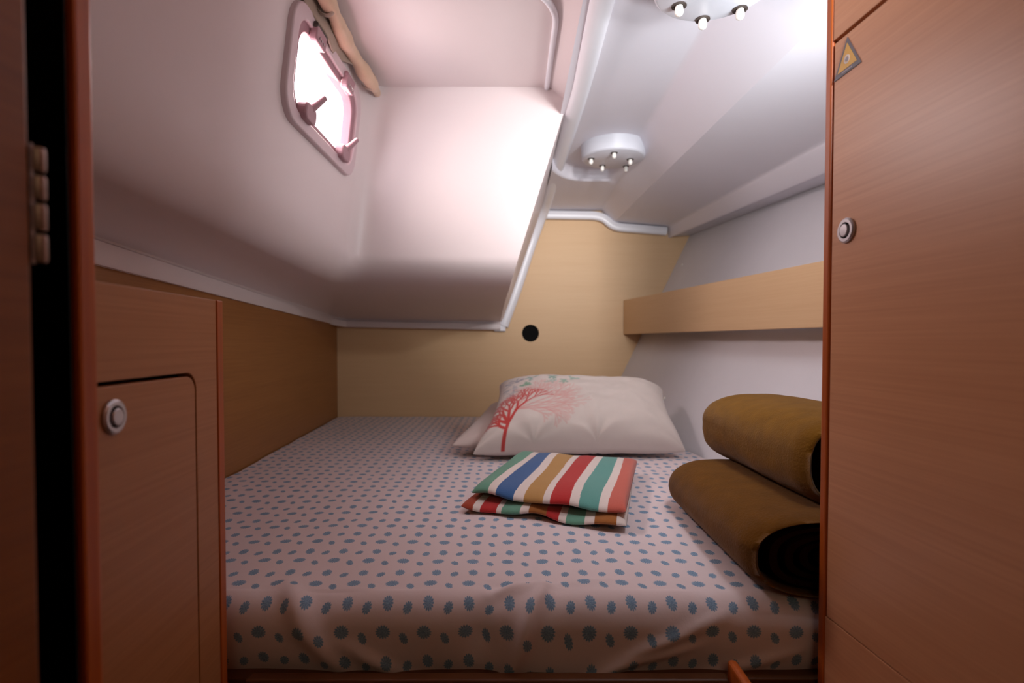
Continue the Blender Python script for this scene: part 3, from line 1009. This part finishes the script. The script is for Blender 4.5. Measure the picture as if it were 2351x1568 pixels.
# ================================================================== ROLLED BLANKETS
def blanket(name, label, c0, c1, wa, ha, mat, turns=4.2, seed=0):
    """flattened spiral roll from near end c0 to far end c1 (centres); wa/ha half sizes"""
    root = empty(name, (c0[0], (c0[1] + c1[1]) / 2, c0[2] - ha), label, 'blanket', 'rolled brown blankets')
    c0, c1 = Vector(c0), Vector(c1)
    ax = (c1 - c0).normalized(); side = Vector((0, 0, 1)).cross(ax).normalized() * -1; up = side.cross(ax) * -1
    if up.z < 0: up = -up
    # outer cover: closed sleeve with rounded ends, open spiral visible at the near end
    def section(th, y):
        c, s = math.cos(th), math.sin(th); pw = 2.5
        ex = math.copysign(abs(c) ** (2 / pw), c); ey = math.copysign(abs(s) ** (2 / pw), s)
        return ex, ey
    nt, nl = 96, 60
    v, f = [], []
    Ln = (c1 - c0).length
    for j in range(nl + 1):
        t = j / nl
        tt = t
        far = max(0, (t - .80) / .20); near = max(0, (.07 - t) / .07)
        sc = math.sqrt(max(0.0, 1 - far ** 2.6)) * .98 + .02
        sc *= 1 - .10 * near ** 2
        p = c0.lerp(c1, t)
        for i in range(nt):
            th = 2 * PI * i / nt
            ex, ey = section(th, t)
            w = 1 + .035 * noise.noise(Vector((ex * 1.5 + seed, ey * 1.5, t * 3))) + .01 * noise.noise(Vector((ex * 5, ey * 5, t * 9 + seed)))
            q = p + side * ex * wa * sc * w + up * ey * ha * (sc ** .8) * w
            q.z = max(q.z, q.z)
            v.append(q)
    for j in range(nl):
        for i in range(nt):
            f.append((j * nt + i, j * nt + (i + 1) % nt, (j + 1) * nt + (i + 1) % nt, (j + 1) * nt + i))
    f.append(tuple(nl * nt + i for i in range(nt)))
    # near rim turned inward
    b = len(v)
    for j, (s_, dpt) in enumerate(((.97, .000), (.93, .005), (.91, .05))):
        for i in range(nt):
            ex, ey = section(2 * PI * i / nt, 0)
            v.append(c0 + ax * dpt + side * ex * wa * s_ * .92 + up * ey * ha * (s_ - .03))
        a0 = 0 if j == 0 else b + (j - 1) * nt
        for i in range(nt): f.append((a0 + i, a0 + (i + 1) % nt, b + j * nt + (i + 1) % nt, b + j * nt + i))
    o = mesh_obj('outer_turn', v, f, mat, smooth=True, angle=180); under(o, root)
    # inner spiral turns
    v, f = [], []; n = 240; th_t = .0058
    for i in range(n + 1):
        a = i / n; th = a * turns * 2 * PI + .4
        r = lerp(.88, .10, a)
        for dr, dy in ((0, .004), (0, .09), (-th_t / ha, .09), (-th_t / ha, .004)):
            ex, ey = section(th, 0); rr = max(0.02, r + dr * .9)
            pos = c0 + ax * (dy + .003 * math.sin(th * 1.3)) + side * ex * wa * rr * .93 + up * ey * ha * rr * .93
            v.append(pos)
    for i in range(n):
        for j in range(4): f.append((i * 4 + j, i * 4 + (j + 1) % 4, (i + 1) * 4 + (j + 1) % 4, (i + 1) * 4 + j))
    f += [(0, 1, 2, 3), (n * 4 + 3, n * 4 + 2, n * 4 + 1, n * 4)]
    o = mesh_obj('inner_turns', v, f, M['lining'], smooth=True, angle=60); under(o, root)
    v = [c0 + ax * .045 + side * section(2 * PI * i / 40, 0)[0] * wa * .8 + up * section(2 * PI * i / 40, 0)[1] * ha * .8 for i in range(40)]
    o = mesh_obj('roll_core', v, [tuple(range(40))], M['lining']); under(o, root)
    return root


blanket('rolled_blanket', 'lower rolled brown blanket on the mattress, its dark rolled end showing', (.452, .744, .7975), (.468, 1.235, .790), .128, .0565, M['blanket_low'], seed=1)
blanket('rolled_blanket', 'upper mustard brown blanket roll stacked on the other roll', (.552, .80, .915), (.560, 1.32, .905), .124, .075, M['blanket'], seed=6)

# ================================================================== LEFT CABINET
KD = Vector((-0.062, 1, 0)).normalized()


def left_fr():      # local x along depth, y up, z towards the passage (+X)
    o = Vector((-0.3615, .666, 0)); m = frame(o, KD, (0, 0, 1))
    return m


LF = left_fr()
lz = 1 if (LF.to_3x3() @ Vector((0, 0, 1))).x > 0 else -1


def loc(fr, px, py):
    n = fr.to_3x3() @ Vector((0, 0, 1)); p = PP(px, py, fr.translation, n)
    q = fr.inverted() @ p; return q.x, q.y


cab = empty('side_cabinet', (-.5, .5, 0), 'low oak cabinet with a rounded door at the left of the berth', 'cabinet')
sx_near = -.245
dx, dz = loc(LF, 452, 1000)[0], loc(LF, 430, 856)[1]
ztop = loc(LF, 400, 674)[1]


def corner(cx, cy, r, a0, a1, n=8): return [(cx + r * math.cos(math.radians(lerp(a0, a1, i / n))), cy + r * math.sin(math.radians(lerp(a0, a1, i / n)))) for i in range(n + 1)]


R0 = .020
outer = [(sx_near, dz), *corner(dx - R0, dz - R0, R0, 90, 0), (dx, .02), (0, .02), (0, ztop), (sx_near, ztop)]
prism('face_frame', outer, M['oak'], LF, -.016 * lz, 0, cab, .0008)
g_ = .0042
R1 = R0 - .003
door = prism('door', [(sx_near, .03), (dx - .0022, .03), *corner(dx - .0022 - R1, dz - g_ - R1, R1, 0, 90), (sx_near, dz - g_)], M['oak'], LF, -.016 * lz, 0, cab, .0012)
prism('inner_backing', [(sx_near, .02), (-.005, .02), (-.005, dz + .01), (sx_near, dz + .01)], M['gap'], LF, -.022 * lz, -.017 * lz, cab)
prism('edge_lipping', [(.0005, .0), (.0155, .0), (.0155, ztop), (.0005, ztop)], M['lipping'], LF, -.02 * lz, .0012 * lz, cab, .0012)
prism('top_board', [(sx_near, ztop - .016), (-.002, ztop - .016), (-.002, ztop - .001), (sx_near, ztop - .001)], M['oak'], LF, -.30 * lz, -.0165 * lz, cab, .001)
prism('end_panel', [(-.012, .02), (-.001, .02), (-.001, ztop - .018), (-.012, ztop - .018)], M['oak'], LF, -.30 * lz, -.0225 * lz, cab)


def latch(fr, sgn, px, py, parent, r=.0153, name='push_latch', label=None):
    x, y = loc(fr, px, py)
    m = fr @ Matrix.Translation((x, y, 0))
    if sgn < 0: m = m @ Matrix.Rotation(PI, 4, 'X')
    o = lathe('push_latch', [(r, .0002), (r, .0022), (r - .002, .0036), (r * .66, .0036), (r * .60, .0022), (r * .60, .0006)], M['metal'], m, 48, parent=parent)
    if label: o['label'] = label
    c = lathe('latch_recess', [(r * .60, .0008), (0, .0008)], M['black'], m, 32); c.parent = o; c.matrix_parent_inverse = Matrix.Identity(4)
    b = lathe('button', [(r * .50, .0009), (r * .50, .0040), (r * .44, .0048), (0, .0050)], M['metal'], m @ Matrix.Translation((.0008, -.0003, 0)), 36)
    b.parent = o
    return o


latch(LF, lz, 259, 957, cab)

# ================================================================== RIGHT LOCKER
RO = Vector((0.4114, .705, 0))
RF = frame(RO, KD, (0, 0, 1)); rz = -1 if (RF.to_3x3() @ Vector((0, 0, 1))).x > 0 else 1   # rz*z points into the passage
lock = empty('tall_locker', (.5, .5, 0), 'tall oak locker door panel at the right with latch and warning sign', 'cabinet')
zt = loc(RF, 1906, 104)[1]; zb2 = loc(RF, 1892, 1412)[1]
NEAR = -.75
rd = prism('door', [(NEAR, zb2 + .0012), (-.0012, zb2 + .0012), (-.0012, zt - .0035), (NEAR, zt - .0035)], M['oak_right'], RF, -.018 * rz, 0, lock, .0008)
prism('upper_panel', [(NEAR, zt + .0018), (.0015, zt + .0018), (.0015, 1.86), (NEAR, 1.86)], M['oak_right'], RF, -.018 * rz, 0, lock, .0008)
prism('lower_panel', [(NEAR, .0), (.0015, .0), (.0015, zb2 - .0004), (NEAR, zb2 - .0004)], M['oak_right'], RF, -.018 * rz, 0, lock, .0008)
prism('inner_backing', [(NEAR, .4), (.003, .4), (.003, 1.84), (NEAR, 1.84)], M['gap'], RF, -.026 * rz, -.019 * rz, lock)
prism('edge_post', [(.0022, 0), (.0150, 0), (.0150, 1.86), (.0022, 1.86)], M['lipping'], RF, -.028 * rz, .0012 * rz, lock, .0025)
# side of the locker facing the berth
box('end_panel', (.432, .7205, 0), (hullX(.73, 1.2) - .0, .7305, 1.57), M['hull'], lock)
latch(RF, rz, 1945, 529, lock)

# warning sign (thin sticker)
tri = [loc(RF, *q) for q in ((1947, 85), (1979, 142), (1916, 189))]
cx_, cy_ = sum(p[0] for p in tri) / 3, sum(p[1] for p in tri) / 3


def shrink(k, dy=0): return [(cx_ + (x - cx_) * k, cy_ + (y - cy_) * k + dy) for x, y in tri]


sign = empty('warning_sign', RF @ Vector((cx_, cy_, 0)), 'small yellow triangular warning sticker on the tall right door', 'sign')
prism('border', shrink(1.0), M['sign_border'], RF, .0002 * rz, .0010 * rz, sign)
prism('yellow_field', shrink(.70, .0015), M['sign_yellow'], RF, .0010 * rz, .0013 * rz, sign)
ringprism('symbol_ring', [(cx_ + .0052 * math.cos(a), cy_ + .002 + .0052 * math.sin(a)) for a in np.linspace(0, 2 * PI, 24, endpoint=False)],
          [(cx_ + .0034 * math.cos(a), cy_ + .002 + .0034 * math.sin(a)) for a in np.linspace(0, 2 * PI, 24, endpoint=False)], M['sign_white'], RF, .0013 * rz, .0016 * rz, sign)
prism('symbol', [(cx_ + .0026 * math.cos(a), cy_ + .002 + .0026 * math.sin(a)) for a in np.linspace(0, 2 * PI, 20, endpoint=False)], M['sign_mark'], RF, .0013 * rz, .0017 * rz, sign)
bl, br = shrink(.86)[2], shrink(.86)[1]
by = min(bl[1], br[1]) + .0003
prism('caption_bar', [(cx_ - .009, by), (cx_ + .009, by), (cx_ + .009, by + .0022), (cx_ - .009, by + .0022)], M['sign_mark'], RF, .0010 * rz, .0014 * rz, sign)

# ================================================================== DOORWAY at the left: post, dark gap, open door leaf, hinge
tag(box('trim_4', (P(158, 784, .40).x, .40, 0), (P(207, 784, .41).x, .418, 1.9), M['lipping'], bev=.003), kind='structure')
tag(box('wall_passage', (-.9, .418, 0), (P(160, 784, .418).x + .0, .425, 1.9), M['black']), kind='structure')  # black panel gives the darkness of the gap beside the post
leaf = empty('door_1', (-.29, .1, 0), kind='structure')
lx = P(76, 784, .31).x
box('door_panel', (lx - .022, -.5, 0.05), (lx, .310, 1.9), M['leaf'], leaf, .002)
tag(box('wall_passage', (-.9, .30, 0), (lx - .03, .312, 1.9), M['black']), kind='structure')  # black as well, for the darkness beside the door leaf
hg = empty('hinge', (P(90, 470, .316).x, .316, 1.17), 'long worn metal hinge on the edge of the open door at far left', 'hinge')
hz = [P(90, q, .316).z for q in (335, 400, 465, 535, 608)]
for a, b in zip(hz[:-1], hz[1:]):
    lathe('knuckle', [(0, b + .0012), (.0030, b + .0014), (.0034, b + .003), (.0034, a - .003), (.0030, a - .0014), (0, a - .0012)][::1],
          M['metal_dark'], frame((P(91, 470, .316).x, .316, 0), (1, 0, 0), (0, 1, 0)), 16, parent=hg)
box('hinge_leaf', (P(82, 470, .312).x - .002, .3105, hz[-1]), (P(91, 470, .316).x, .3125, hz[0]), M['metal_dark'], hg)
